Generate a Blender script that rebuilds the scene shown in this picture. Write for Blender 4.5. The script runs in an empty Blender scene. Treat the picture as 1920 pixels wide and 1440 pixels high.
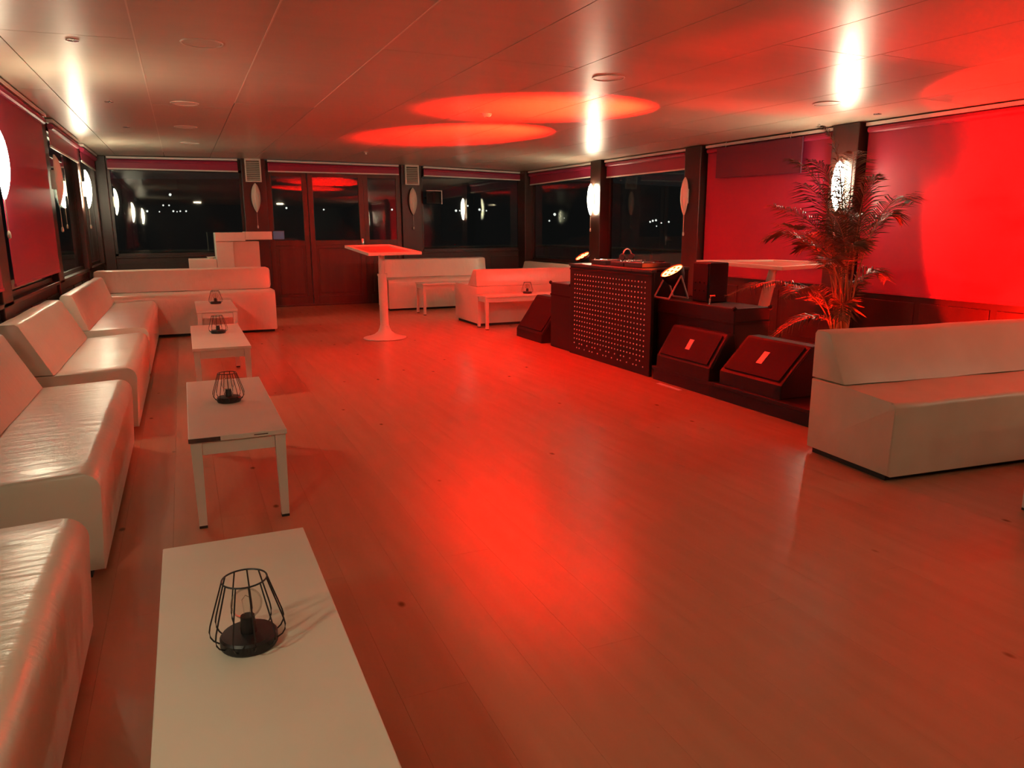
import bpy, bmesh, math, random
from mathutils import Vector, Matrix
random.seed(7)
C = bpy.context.scene.collection
PI = math.pi
# ------------------------------------------------------------------ camera
RX = ((0.91737332, -0.0854003, 0.38875826),
      (-0.39799487, -0.18423311, 0.89869809),
      (-0.00512695, -0.97916544, -0.20299942))      # rows: world x, y, z in (right, down, forward)
FPX = 1400.0
CAMZ = 1.3
cd = bpy.data.cameras.new('camera')
cam = bpy.data.objects.new('camera', cd); C.objects.link(cam)
cd.sensor_fit = 'HORIZONTAL'; cd.sensor_width = 36.0; cd.lens = 36.0 * FPX / 1920.0
cd.clip_start = 0.05; cd.clip_end = 500
m = Matrix(((RX[0][0], -RX[0][1], -RX[0][2], 0.0),
            (RX[1][0], -RX[1][1], -RX[1][2], 0.0),
            (RX[2][0], -RX[2][1], -RX[2][2], CAMZ),
            (0, 0, 0, 1)))
cam.matrix_world = m
bpy.context.scene.camera = cam
# ------------------------------------------------------------------ world, light levels, exposure
S = bpy.context.scene
w = bpy.data.worlds.new('night'); S.world = w; w.use_nodes = True
w.node_tree.nodes['Background'].inputs[0].default_value = (0.0145, 0.0125, 0.0120, 1)
w.node_tree.nodes['Background'].inputs[1].default_value = 0.9
S.view_settings.view_transform = 'Standard'; S.view_settings.look = 'None'
S.view_settings.gamma = 1.0; S.view_settings.use_curve_mapping = False
S.view_settings.exposure = 0.72
SCONCE = 56.0            # emission of a lit wall lamp
SCONCE_COL = (1.0, 0.88, 0.60)
PAR_RED = (1.0, 0.004, 0.001)
PAR_SPOT = 11000.0         # watt of the two booth lamps
PAR_WALL = 520.0         # watt of the lamp low behind the monitors
PAR_UP = 170.0           # watt of the lamp shining up at the palm and the ceiling
BACK_W = 34.0            # emission of the assumed ceiling lamps behind the camera

# ------------------------------------------------------------------ materials
def mat(name, col, rough=0.5, metal=0.0, noise=None, bump=None, emit=None, spec=0.5, coat=0.0, alpha_glass=False, rnd=0.0):
    """noise=(scale xyz, amount, colour2)  bump=(scale xyz, strength, distance)"""
    M = bpy.data.materials.new(name); M.use_nodes = True
    nt = M.node_tree; b = nt.nodes['Principled BSDF']
    b.inputs['Base Color'].default_value = (*col, 1); b.inputs['Roughness'].default_value = rough
    b.inputs['Metallic'].default_value = metal; b.inputs['Specular IOR Level'].default_value = spec
    b.inputs['Coat Weight'].default_value = coat
    tc = None
    def coords(scale):
        nonlocal tc
        if tc is None: tc = nt.nodes.new('ShaderNodeTexCoord')
        mp = nt.nodes.new('ShaderNodeMapping'); mp.inputs['Scale'].default_value = scale
        nt.links.new(tc.outputs['Object'], mp.inputs['Vector']); return mp.outputs[0]
    if noise:
        n = nt.nodes.new('ShaderNodeTexNoise'); n.inputs['Scale'].default_value = 1.0
        n.inputs['Detail'].default_value = 4
        nt.links.new(coords(noise[0]), n.inputs['Vector'])
        r = nt.nodes.new('ShaderNodeValToRGB'); r.color_ramp.elements[0].position = 0.5 - noise[1]
        r.color_ramp.elements[1].position = 0.5 + noise[1]
        r.color_ramp.elements[0].color = (*noise[2], 1); r.color_ramp.elements[1].color = (*col, 1)
        nt.links.new(n.outputs[0], r.inputs[0])
        out = r.outputs[0]
        if rnd:
            oi = nt.nodes.new('ShaderNodeObjectInfo'); hs = nt.nodes.new('ShaderNodeHueSaturation')
            mr = nt.nodes.new('ShaderNodeMapRange'); mr.inputs[3].default_value = 1 - rnd; mr.inputs[4].default_value = 1 + rnd
            nt.links.new(oi.outputs['Random'], mr.inputs[0]); nt.links.new(mr.outputs[0], hs.inputs['Value'])
            nt.links.new(out, hs.inputs['Color']); out = hs.outputs[0]
        nt.links.new(out, b.inputs['Base Color'])
    if bump:
        n = nt.nodes.new('ShaderNodeTexNoise'); n.inputs['Scale'].default_value = 1.0; n.inputs['Detail'].default_value = 3
        nt.links.new(coords(bump[0]), n.inputs['Vector'])
        bp = nt.nodes.new('ShaderNodeBump'); bp.inputs['Strength'].default_value = bump[1]; bp.inputs['Distance'].default_value = bump[2]
        nt.links.new(n.outputs[0], bp.inputs['Height']); nt.links.new(bp.outputs[0], b.inputs['Normal'])
    if emit:
        b.inputs['Emission Color'].default_value = (*emit[0], 1); b.inputs['Emission Strength'].default_value = emit[1]
    return M

M = {}
M['floor'] = mat('floor_laminate', (0.52, 0.265, 0.16), 0.27, noise=((14, 1.6, 5), 0.35, (0.44, 0.215, 0.125)), bump=((30, 4, 30), 0.12, 0.002), rnd=0.015, spec=0.24)
# knots in the laminate print
def add_knots(Mt):
    nt = Mt.node_tree; b = nt.nodes['Principled BSDF']
    src = b.inputs['Base Color'].links[0].from_socket
    g = nt.nodes.new('ShaderNodeNewGeometry'); mp = nt.nodes.new('ShaderNodeMapping'); mp.inputs['Scale'].default_value = (2.2, 1.3, 1)
    v = nt.nodes.new('ShaderNodeTexVoronoi'); v.inputs['Scale'].default_value = 2.0
    r = nt.nodes.new('ShaderNodeValToRGB'); r.color_ramp.elements[0].position = 0.03; r.color_ramp.elements[1].position = 0.075
    r.color_ramp.elements[0].color = (0.35, 0.28, 0.2, 1); r.color_ramp.elements[1].color = (1, 1, 1, 1)
    mx = nt.nodes.new('ShaderNodeMix'); mx.data_type = 'RGBA'; mx.blend_type = 'MULTIPLY'; mx.inputs[0].default_value = 1.0
    nt.links.new(g.outputs['Position'], mp.inputs[0]); nt.links.new(mp.outputs[0], v.inputs['Vector'])
    nt.links.new(v.outputs['Distance'], r.inputs[0]); nt.links.new(src, mx.inputs[6]); nt.links.new(r.outputs[0], mx.inputs[7])
    nt.links.new(mx.outputs[2], b.inputs['Base Color'])
add_knots(M['floor'])
M['ceil'] = mat('ceiling_laminate', (0.58, 0.50, 0.40), 0.33, noise=((0.5, 14, 1), 0.4, (0.53, 0.45, 0.36)), bump=((1.2, 45, 1), 0.16, 0.002), spec=0.5)
M['joint'] = mat('joint_dark', (0.10, 0.07, 0.05), 0.8)
M['wood'] = mat('dark_stained_wood', (0.050, 0.022, 0.016), 0.35, noise=((6, 6, 1.2), 0.3, (0.03, 0.013, 0.010)), bump=((40, 40, 4), 0.15, 0.001))
M['wood2'] = mat('dark_door_wood', (0.085, 0.030, 0.018), 0.35, noise=((10, 10, 1.2), 0.3, (0.05, 0.018, 0.012)), bump=((40, 40, 4), 0.15, 0.001))
M['blind'] = mat('crimson_blind', (0.36, 0.025, 0.075), 0.42, noise=((3, 3, 3), 0.4, (0.31, 0.02, 0.06)), bump=((1, 1, 120), 0.05, 0.001))
M['white'] = mat('white_paint', (0.72, 0.66, 0.55), 0.42, noise=((5, 5, 5), 0.4, (0.66, 0.60, 0.49)), bump=((20, 20, 20), 0.05, 0.001))
M['vinyl'] = mat('white_vinyl', (0.72, 0.66, 0.54), 0.30, noise=((3, 3, 3), 0.35, (0.64, 0.57, 0.45)), bump=((24, 5, 9), 0.55, 0.008), spec=0.6)
M['vinyl_r'] = mat('worn_white_vinyl', (0.62, 0.55, 0.42), 0.42, noise=((4, 4, 4), 0.35, (0.50, 0.43, 0.31)), bump=((8, 8, 8), 0.10, 0.004))
M['plinth'] = mat('plinth_black', (0.02, 0.014, 0.012), 0.7)
M['chip'] = mat('bare_dark_wood_edge', (0.09, 0.045, 0.03), 0.7, noise=((40, 40, 40), 0.2, (0.05, 0.025, 0.02)))
M['black'] = mat('black_coated_steel', (0.012, 0.011, 0.012), 0.45)
M['blackbox'] = mat('black_carpet_box', (0.011, 0.008, 0.008), 0.6, noise=((60, 60, 60), 0.3, (0.007, 0.005, 0.005)), bump=((300, 300, 300), 0.3, 0.001), spec=0.25)
M['grille'] = mat('speaker_grille', (0.012, 0.009, 0.009), 0.7, metal=0.0, bump=((400, 400, 400), 0.4, 0.001), spec=0.15)
M['chrome'] = mat('chrome', (0.75, 0.72, 0.68), 0.18, metal=1.0)
M['alu'] = mat('white_aluminium', (0.78, 0.74, 0.68), 0.3)
M['stud'] = mat('nickel_studs', (0.75, 0.62, 0.58), 0.35, metal=0.2)
M['plastic'] = mat('white_plastic', (0.74, 0.68, 0.58), 0.35)
M['lampoff'] = mat('opal_lamp_off', (0.78, 0.70, 0.58), 0.35)
M['lampon'] = mat('opal_lamp_lit', (0.9, 0.86, 0.75), 0.35, emit=(SCONCE_COL, SCONCE))
M['inlay'] = mat('reddish_brown_inlay', (0.50, 0.17, 0.12), 0.3)
M['lens'] = mat('red_led_lens', (0.3, 0.05, 0.03), 0.3, emit=((1.0, 0.065, 0.012), 40.0))
M['ledrim'] = mat('red_led_dark', (0.2, 0.02, 0.01), 0.4)
M['sign'] = mat('plum_panel', (0.105, 0.025, 0.055), 0.6)
M['screen'] = mat('dim_blue_screen', (0.02, 0.04, 0.06), 0.3, emit=((0.10, 0.22, 0.30), 0.12))
M['silverlabel'] = mat('silver_label', (0.6, 0.45, 0.42), 0.35, metal=0.3)
M['leaf'] = mat('palm_green', (0.05, 0.055, 0.016), 0.45, noise=((9, 9, 9), 0.3, (0.03, 0.04, 0.012)))
M['stem'] = mat('palm_stem', (0.22, 0.15, 0.06), 0.45, noise=((9, 9, 9), 0.3, (0.13, 0.10, 0.04)))
M['soil'] = mat('soil', (0.03, 0.02, 0.015), 0.9)
M['shore'] = mat('dark_shore', (0.45, 0.48, 0.48), 1.0)
M['deck'] = mat('outer_deck', (0.25, 0.22, 0.2), 0.7)
M['rail'] = mat('rail_grey', (0.6, 0.6, 0.56), 0.5)
M['star'] = mat('far_lamp', (1, 1, 1), 0.5, emit=((1.0, 0.95, 0.85), 1.6))
def glassmat():
    g = bpy.data.materials.new('window_glass'); g.use_nodes = True; nt = g.node_tree
    for n in list(nt.nodes): nt.nodes.remove(n)
    o = nt.nodes.new('ShaderNodeOutputMaterial'); mx = nt.nodes.new('ShaderNodeMixShader')
    t = nt.nodes.new('ShaderNodeBsdfTransparent'); t.inputs[0].default_value = (0.62, 0.66, 0.66, 1)
    gl = nt.nodes.new('ShaderNodeBsdfGlossy'); gl.inputs['Roughness'].default_value = 0.02; gl.inputs[0].default_value = (0.95, 0.97, 0.95, 1)
    f = nt.nodes.new('ShaderNodeLayerWeight'); f.inputs[0].default_value = 0.5
    pw = nt.nodes.new('ShaderNodeMath'); pw.operation = 'POWER'; pw.inputs[1].default_value = 5.0
    ma = nt.nodes.new('ShaderNodeMath'); ma.operation = 'MULTIPLY_ADD'; ma.inputs[1].default_value = 0.94; ma.inputs[2].default_value = 0.06
    nt.links.new(f.outputs['Facing'], pw.inputs[0]); nt.links.new(pw.outputs[0], ma.inputs[0])
    nt.links.new(ma.outputs[0], mx.inputs[0]); nt.links.new(t.outputs[0], mx.inputs[1]); nt.links.new(gl.outputs[0], mx.inputs[2])
    nt.links.new(mx.outputs[0], o.inputs[0]); return g
M['glass'] = glassmat()
def bulbmat():
    g = bpy.data.materials.new('bulb_glass'); g.use_nodes = True; nt = g.node_tree
    for n in list(nt.nodes): nt.nodes.remove(n)
    o = nt.nodes.new('ShaderNodeOutputMaterial'); mx = nt.nodes.new('ShaderNodeMixShader')
    t = nt.nodes.new('ShaderNodeBsdfTransparent'); t.inputs[0].default_value = (0.93, 0.91, 0.88, 1)
    gl = nt.nodes.new('ShaderNodeBsdfGlossy'); gl.inputs['Roughness'].default_value = 0.03
    f = nt.nodes.new('ShaderNodeLayerWeight'); f.inputs[0].default_value = 0.12
    mm = nt.nodes.new('ShaderNodeMath'); mm.operation = 'MULTIPLY'; mm.inputs[1].default_value = 0.45; nt.links.new(f.outputs['Fresnel'], mm.inputs[0]); nt.links.new(mm.outputs[0], mx.inputs[0]); nt.links.new(t.outputs[0], mx.inputs[1]); nt.links.new(gl.outputs[0], mx.inputs[2])
    nt.links.new(mx.outputs[0], o.inputs[0]); return g
M['bulb'] = bulbmat()

# ------------------------------------------------------------------ mesh helpers
def finish(bm, name, material, parent=None, smooth=35, loc=None, rotz=None):
    bmesh.ops.recalc_face_normals(bm, faces=bm.faces)
    me = bpy.data.meshes.new(name); bm.to_mesh(me); bm.free()
    me.materials.append(material)
    if smooth:
        me.polygons.foreach_set('use_smooth', [True] * len(me.polygons))
        me.set_sharp_from_angle(angle=math.radians(smooth))
    o = bpy.data.objects.new(name, me); C.objects.link(o)
    if parent: o.parent = parent
    if loc: o.location = loc
    if rotz is not None: o.rotation_euler = (0, 0, rotz)
    return o
def box(bm, x0, x1, y0, y1, z0, z1, bev=0.0, mtx=None):
    vs = [bm.verts.new((x, y, z)) for x in (x0, x1) for y in (y0, y1) for z in (z0, z1)]
    q = [(0, 1, 3, 2), (4, 6, 7, 5), (0, 4, 5, 1), (2, 3, 7, 6), (0, 2, 6, 4), (1, 5, 7, 3)]
    fs = [bm.faces.new([vs[i] for i in f]) for f in q]
    geom = vs
    if bev:
        es = list({e for f in fs for e in f.edges})
        r = bmesh.ops.bevel(bm, geom=es, offset=bev, segments=2, affect='EDGES', profile=0.5)
        geom = list({v for f in r['faces'] for v in f.verts} | {v for v in vs if v.is_valid})
    if mtx is not None: bmesh.ops.transform(bm, matrix=mtx, verts=[v for v in geom if v.is_valid])
    return geom
def B(name, dims, material, parent=None, bev=0.0, mtx=None, **k):
    bm = bmesh.new(); box(bm, *dims, bev=bev, mtx=mtx); return finish(bm, name, material, parent, **k)
def hexa(bm, pts):
    """8 points: bottom four then top four, same order"""
    vs = [bm.verts.new(p) for p in pts]
    for f in ((0, 1, 2, 3), (4, 5, 6, 7), (0, 1, 5, 4), (1, 2, 6, 5), (2, 3, 7, 6), (3, 0, 4, 7)):
        bm.faces.new([vs[i] for i in f])
    return vs
def lathe(bm, prof, seg=24, c=(0, 0, 0), mtx=None):
    rings = []; new = []
    for r, z in prof:
        if r < 1e-6:
            v = bm.verts.new((c[0], c[1], c[2] + z)); rings.append([v]); new.append(v)
        else:
            ring = [bm.verts.new((c[0] + r * math.cos(2 * PI * i / seg), c[1] + r * math.sin(2 * PI * i / seg), c[2] + z)) for i in range(seg)]
            rings.append(ring); new += ring
    for a, b in zip(rings, rings[1:]):
        for i in range(seg):
            j = (i + 1) % seg
            if len(a) == 1 and len(b) == 1: continue
            if len(a) == 1: bm.faces.new((a[0], b[i], b[j]))
            elif len(b) == 1: bm.faces.new((a[i], a[j], b[0]))
            else: bm.faces.new((a[i], a[j], b[j], b[i]))
    if mtx is not None: bmesh.ops.transform(bm, matrix=mtx, verts=new)
def tube(bm, pts, r, seg=6, close=False, taper=None):
    pts = [Vector(p) for p in pts]; n = len(pts); rings = []
    for i, p in enumerate(pts):
        if close: d = pts[(i + 1) % n] - pts[i - 1]
        else: d = pts[min(i + 1, n - 1)] - pts[max(i - 1, 0)]
        d.normalize()
        up = Vector((0, 0, 1)) if abs(d.z) < 0.95 else Vector((1, 0, 0))
        a = d.cross(up).normalized(); b = a.cross(d).normalized()
        rr = r if taper is None else r + (taper - r) * i / (n - 1)
        rings.append([bm.verts.new(p + rr * (math.cos(2 * PI * k / seg) * a + math.sin(2 * PI * k / seg) * b)) for k in range(seg)])
    m_ = n if close else n - 1
    for i in range(m_):
        A, Bq = rings[i], rings[(i + 1) % n]
        for k in range(seg):
            bm.faces.new((A[k], A[(k + 1) % seg], Bq[(k + 1) % seg], Bq[k]))
    if not close:
        bm.faces.new(rings[0]); bm.faces.new(rings[-1])
def prism(bm, poly, x0, x1, bev=0.0, segs=2, mtx=None):
    """poly in (y,z), extruded along x"""
    a = [bm.verts.new((x0, y, z)) for y, z in poly]; b = [bm.verts.new((x1, y, z)) for y, z in poly]
    n = len(poly); fs = [bm.faces.new(a), bm.faces.new(b)]
    for i in range(n): fs.append(bm.faces.new((a[i], a[(i + 1) % n], b[(i + 1) % n], b[i])))
    allv = a + b
    if bev:
        es = list({e for f in fs[:2] for e in f.edges})
        r = bmesh.ops.bevel(bm, geom=es, offset=bev, segments=segs, affect='EDGES', profile=0.5)
        allv = list({v for f in r['faces'] for v in f.verts} | {v for v in allv if v.is_valid})
    if mtx is not None: bmesh.ops.transform(bm, matrix=mtx, verts=allv)
def subdiv_len(bm, cuts): bmesh.ops.subdivide_edges(bm, edges=[e for e in bm.edges if abs(e.verts[0].co.x - e.verts[1].co.x) > 0.6], cuts=cuts, use_grid_fill=True)

def tag(o, label, cat, group=None):
    o['label'] = label; o['category'] = cat
    if group: o['group'] = group
    return o
def thing(name, label, cat, loc=(0, 0, 0), rotz=0, group=None):
    o = bpy.data.objects.new(name, None); C.objects.link(o); o.empty_display_size = 0.1
    o.location = loc; o.rotation_euler = (0, 0, rotz); return tag(o, label, cat, group)
def struct(o): o['kind'] = 'structure'; return o
def sroot(name, loc=(0, 0, 0)):
    o = bpy.data.objects.new(name, None); C.objects.link(o); o.location = loc; o.empty_display_size = 0.1
    return struct(o)
def copy_tree(o, parent=None):
    c = o.copy(); C.objects.link(c); c.parent = parent
    for ch in [k for k in bpy.data.objects if k.parent == o]: copy_tree(ch, c)
    return c
def place(o, loc, rotz=0): o.location = loc; o.rotation_euler = (0, 0, rotz); return o

# ------------------------------------------------------------------ room shell
XL, XR, YB, YN = -1.15, 6.1, 13.45, -4.0
def zc(x, y):
    s = (x - 2.475) / 3.625
    return 2.45 - 0.05 * s * s - 0.035 * s - 0.011 * (13.4 - y)
# floor: planks running along the room
fl = struct(B('floor', (XL - 0.1, XR + 0.1, YN, YB + 0.1, -0.06, -0.012), M['joint'], smooth=0))
PW, PL = 0.201, 2.5
bmp = bmesh.new(); box(bmp, 0.0003, PW - 0.0003, 0.0003, PL - 0.0003, -0.012, 0)
plank_me = None
ncol = int((XR - XL) / PW) + 1
cnt = 0
for i in range(ncol):
    x0 = XL + i * PW
    wid = min(PW, XR - x0)
    if wid < 0.02: continue
    off = (i * 0.83) % PL
    y = YN - off
    while y < YB:
        a, b_ = max(y, YN), min(y + PL, YB)
        if b_ - a > 0.05:
            full = abs((b_ - a) - PL) < 1e-4 and abs(wid - PW) < 1e-4
            if full and plank_me is not None:
                o = bpy.data.objects.new('plank', plank_me); C.objects.link(o); o.parent = fl; o.location = (x0, a, 0)
            else:
                bm = bmesh.new(); box(bm, 0.0003, wid - 0.0003, 0.0003, (b_ - a) - 0.0003, -0.012, 0)
                o = finish(bm, 'plank', M['floor'], fl, smooth=0, loc=(x0, a, 0))
                if full: plank_me = o.data
            cnt += 1
        y += PL
# ceiling: laminate panels under a backing
bm = bmesh.new()
hexa(bm, [(x, y, zc(x, y) + 0.12 + h) for h in (0, 0.1) for x, y in ((XL - 0.1, YN), (XR + 0.1, YN), (XR + 0.1, YB + 0.1), (XL - 0.1, YB + 0.1))])
ce = struct(finish(bm, 'ceiling', M['joint'], smooth=0))
xs = [XL, -0.82, -0.147, 0.52, 1.2, 1.87, 2.53, 3.24, 3.95, 4.72, 5.42, XR]
cross = {0: 2.0, 1: 4.97, 2: 12.6, 3: 7.25, 4: 9.7, 5: 4.7, 6: 11.0, 7: 8.6, 8: 3.52, 9: 6.9, 10: 9.4}
def cpanel(x0, x1, y0, y1):
    bm = bmesh.new(); g = 0.0035
    n = max(1, int((y1 - y0) / 1.5)); P = []
    for j in range(n + 1):
        y = y0 + g + (y1 - y0 - 2 * g) * j / n
        P.append([bm.verts.new((x, y, zc(x, y) + h)) for x, h in ((x0 + g, 0), (x1 - g, 0), (x1 - g, 0.02), (x0 + g, 0.02))])
    for a, b_ in zip(P, P[1:]):
        for k in range(4): bm.faces.new((a[k], a[(k + 1) % 4], b_[(k + 1) % 4], b_[k]))
    bm.faces.new(P[0]); bm.faces.new(P[-1])
    return finish(bm, 'ceiling_panel', M['ceil'], ce, smooth=0)
for i in range(len(xs) - 1):
    c0 = cross[i]; ys = [YN]; y = c0
    while y - 5.0 > YN: y -= 5.0
    while y < YB:
        if y - ys[-1] > 0.3: ys.append(y)
        y += 5.0
    ys.append(YB)
    for a, b_ in zip(ys, ys[1:]): cpanel(xs[i], xs[i + 1], a, b_)

M['strip'] = mat('pale_highlight_strip', (0.75, 0.66, 0.55), 0.35)  # pale strips paint in the bright highlight along the left seams
for xj, ya, yb_ in ((-0.147, YN, 12.6), (0.52, YN, 7.25), (1.2, YN, 7.25)):
    bm = bmesh.new(); P = []
    for j in range(9):
        y = ya + (yb_ - ya) * j / 8
        P.append([bm.verts.new((xj + dx, y, zc(xj, y) + dz)) for dx, dz in ((-.0045, -.0015), (.0045, -.0015), (.0045, .004), (-.0045, .004))])
    for a, b_ in zip(P, P[1:]):
        for k in range(4): bm.faces.new((a[k], a[(k + 1) % 4], b_[(k + 1) % 4], b_[k]))
    finish(bm, 'highlight_strip', M['strip'], ce, smooth=0)
# walls: wainscot, posts, glass, head
ZS, ZH = 0.90, 2.30         # sill and window head
def wall_side(name, x, sgn, posts, sill):
    """sgn = +1 for the left wall (inside is +x)"""
    r = sroot(name)
    xo = x - sgn * 0.09
    def bx(n, xa, xb, y0, y1, z0, z1, m_, p=r, bev=0.004):
        return B(n, (min(xa, xb), max(xa, xb), y0, y1, z0, z1), m_, p, bev=bev, smooth=0)
    bx('wainscot', x, xo, YN, YB, 0, sill, M['wood'])
    bx('sill', x + sgn * 0.03, xo, YN, YB, sill, sill + 0.03, M['wood'])
    bm = bmesh.new()
    hexa(bm, [(min(x + 0, xo), YN, ZH), (max(x, xo), YN, ZH), (max(x, xo), YB, ZH), (min(x, xo), YB, ZH),
              (min(x, xo), YN, zc(x, YN) + .03), (max(x, xo), YN, zc(x, YN) + .03), (max(x, xo), YB, zc(x, YB) + .03), (min(x, xo), YB, zc(x, YB) + .03)])
    # head beam (bottom follows the ceiling)
    for v in bm.verts:
        if v.co.z == ZH or abs(v.co.z - ZH) < 1e-5: v.co.z = zc(x, v.co.y) - 0.10
    finish(bm, 'head_beam', M['wood'], r, smooth=0)
    for yp in posts:
        xa = x + sgn * (0.03 if sgn > 0 else 0.13)
        bx('post', xa, xo, yp - 0.16, yp + 0.16, 0, zc(x, yp), M['wood'], bev=0.008)
    for a, b_ in zip(posts, posts[1:]):
        y0, y1 = b_ + 0.16, a - 0.16
        if y1 - y0 < 0.3: continue
        # raised panels of the wainscot
        wdt = (y1 - y0) / 3
        for k in range(3):
            pnl = bx('wall_panel', x + sgn * 0.012, x - sgn * 0.01, y0 + k * wdt + 0.03, y0 + (k + 1) * wdt - 0.03, 0.14, sill - 0.08, M['wood'])
    bx('skirting', x + sgn * 0.02, x, YN, YB, 0, 0.09, M['wood'])
    return r
postL = [13.3, 11.2, 8.60, 6.05, 3.45, 0.85, -1.75, -3.9]
postR = [13.3, 10.5, 8.05, 5.65, 3.2, 0.75, -1.7, -3.9]
wl = wall_side('wall_left', XL, 1, postL, 0.80)
wr = wall_side('wall_right', XR, -1, postR, 0.70)
wn = 0
def window(x, sgn, y0, y1, sill):
    global wn; wn += 1
    r = sroot('window_%d' % wn)
    z1 = zc(x, (y0 + y1) / 2) - 0.10
    xg = x - sgn * 0.05
    B('pane', (xg - 0.004, xg + 0.004, y0, y1, sill + 0.03, z1), M['glass'], r, smooth=0)
    fr = bmesh.new()
    for a, b_, c_, d in ((y0, y0 + 0.04, sill + 0.03, z1), (y1 - 0.04, y1, sill + 0.03, z1), (y0, y1, sill + 0.03, sill + 0.07), (y0, y1, z1 - 0.04, z1)):
        box(fr, xg - 0.02, xg + 0.02, a, b_, c_, d)
    finish(fr, 'window_frame', M['wood'], r, smooth=0)
for P, x, s, sl in ((postL, XL, 1, 0.80), (postR, XR, -1, 0.70)):
    for a, b_ in zip(P, P[1:]): window(x, s, b_ + 0.16, a - 0.16, sl)

# back wall
wb = sroot('wall_back')
def bb(n, x0, x1, y0, y1, z0, z1, m_=None, p=None, bev=0.004): return B(n, (x0, x1, y0, y1, z0, z1), m_ or M['wood'], p or wb, bev=bev, smooth=0)
pb = [(-1.24, -0.98), (0.985, 1.36), (3.67, 4.04), (6.02, 6.2)]
for a, b_ in pb: bb('post', a, b_, YB - 0.05, YB + 0.12, 0, zc((a + b_) / 2, YB), bev=0.008)
bb('wainscot', -0.98, 0.985, YB, YB + 0.09, 0, 0.88); bb('wainscot', 4.04, 6.02, YB, YB + 0.09, 0, 0.88)
bb('sill', -0.98, 0.985, YB - 0.03, YB + 0.09, 0.88, 0.91); bb('sill', 4.04, 6.02, YB - 0.03, YB + 0.09, 0.88, 0.91)
for x0, x1 in ((-0.98, 0.985), (4.04, 6.02)):
    for k in range(3):
        q = (x1 - x0) / 3; bb('wall_panel', x0 + k * q + 0.03, x0 + (k + 1) * q - 0.03, YB - 0.012, YB + 0.01, 0.14, 0.80)
bm = bmesh.new()
hexa(bm, [(XL - 0.1, YB, 2.27), (XR + 0.1, YB, 2.27), (XR + 0.1, YB + 0.09, 2.27), (XL - 0.1, YB + 0.09, 2.27)] +
     [(XL - 0.1, YB, zc(XL, YB) + 0.03), (XR + 0.1, YB, zc(XR, YB) + 0.03), (XR + 0.1, YB + 0.09, zc(XR, YB) + 0.03), (XL - 0.1, YB + 0.09, zc(XL, YB) + 0.03)])
finish(bm, 'head_beam', M['wood'], wb, smooth=0)
for x0, x1 in ((-0.98, 0.985), (4.04, 6.02)):
    wn += 1; r = sroot('window_%d' % wn)
    B('pane', (x0, x1, YB + 0.04, YB + 0.048, 0.91, 2.27), M['glass'], r, smooth=0)
    fr = bmesh.new()
    for a, b_, c_, d in ((x0, x0 + 0.04, 0.91, 2.27), (x1 - 0.04, x1, 0.91, 2.27), (x0, x1, 0.91, 0.95), (x0, x1, 2.23, 2.27)):
        box(fr, a, b_, YB + 0.02, YB + 0.065, c_, d)
    finish(fr, 'window_frame', M['wood'], r, smooth=0)
# the door and its two fixed side lights
def leaf(name, x0, x1, ya, handle=False):
    r = sroot(name)
    fw = 0.085
    fm = bmesh.new()
    for a, b_, c_, d in ((x0, x0 + fw, 0, 2.27), (x1 - fw, x1, 0, 2.27), (x0 + fw, x1 - fw, 2.19, 2.27), (x0 + fw, x1 - fw, 1.04, 1.13), (x0 + fw, x1 - fw, 0, 0.16)):
        box(fm, a, b_, ya, ya + 0.05, c_, d, bev=0.004)
    finish(fm, 'door_frame', M['wood2'], r, smooth=0)
    B('pane', (x0 + fw, x1 - fw, ya + 0.022, ya + 0.028, 1.13, 2.19), M['glass'], r, smooth=0)
    half = (x1 - x0 - 2 * fw)
    B('door_panel', (x0 + fw, x1 - fw, ya + 0.02, ya + 0.04, 0.16, 1.04), M['wood2'], r, smooth=0)
    B('raised_panel', (x0 + fw + 0.05, x1 - fw - 0.05, ya + 0.008, ya + 0.03, 0.21, 0.99), M['wood2'], r, bev=0.006, smooth=0)
    if handle:
        bm = bmesh.new(); box(bm, x1 - fw + 0.02, x1 - fw + 0.06, ya - 0.012, ya, 0.95, 1.15, bev=0.004)
        tube(bm, [(x1 - fw + 0.04, ya - 0.01, 1.06), (x1 - fw + 0.04, ya - 0.06, 1.06), (x1 - fw - 0.08, ya - 0.06, 1.055)], 0.009, 8)
        finish(bm, 'door_handle', M['chrome'], r)
leaf('door_2', 1.365, 2.03, YB + 0.01); leaf('door_1', 2.035, 2.985, YB - 0.015, True); leaf('door_3', 2.99, 3.665, YB + 0.01)
struct(B('trim_1', (1.365, 3.665, YB - 0.03, YB + 0.1, 0.0, 0.03), M['wood2'], bev=0.004, smooth=0))
# wall behind the camera
struct(B('wall_front', (XL - 0.1, XR + 0.1, YN - 0.1, YN, 0, zc(2.5, YN)+.03), M['wood'], smooth=0))

# outside: deck, rails, shore with lamps
struct(B('deck', (-4.5, 9.5, -6, 16.6, -0.35, -0.25), M['deck'], smooth=0))
def rails(name, label, p0, p1):
    t = thing(name, label, 'railing')
    p0, p1 = Vector(p0), Vector(p1); L = (p1 - p0).length; n = max(2, int(L / 1.3))
    bm = bmesh.new(); tube(bm, [p0 + Vector((0, 0, 0.93)), p1 + Vector((0, 0, 0.93))], 0.028, 8); finish(bm, 'handrail', M['rail'], t)
    bm = bmesh.new(); tube(bm, [p0 + Vector((0, 0, 0.70)), p1 + Vector((0, 0, 0.70))], 0.012, 6); finish(bm, 'midrail', M['rail'], t)
    for i in range(n + 1):
        q = p0 + (p1 - p0) * i / n; bm = bmesh.new(); tube(bm, [q + Vector((0, 0, -0.25)), q + Vector((0, 0, 0.93))], 0.02, 6); finish(bm, 'baluster', M['rail'], t)
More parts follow.
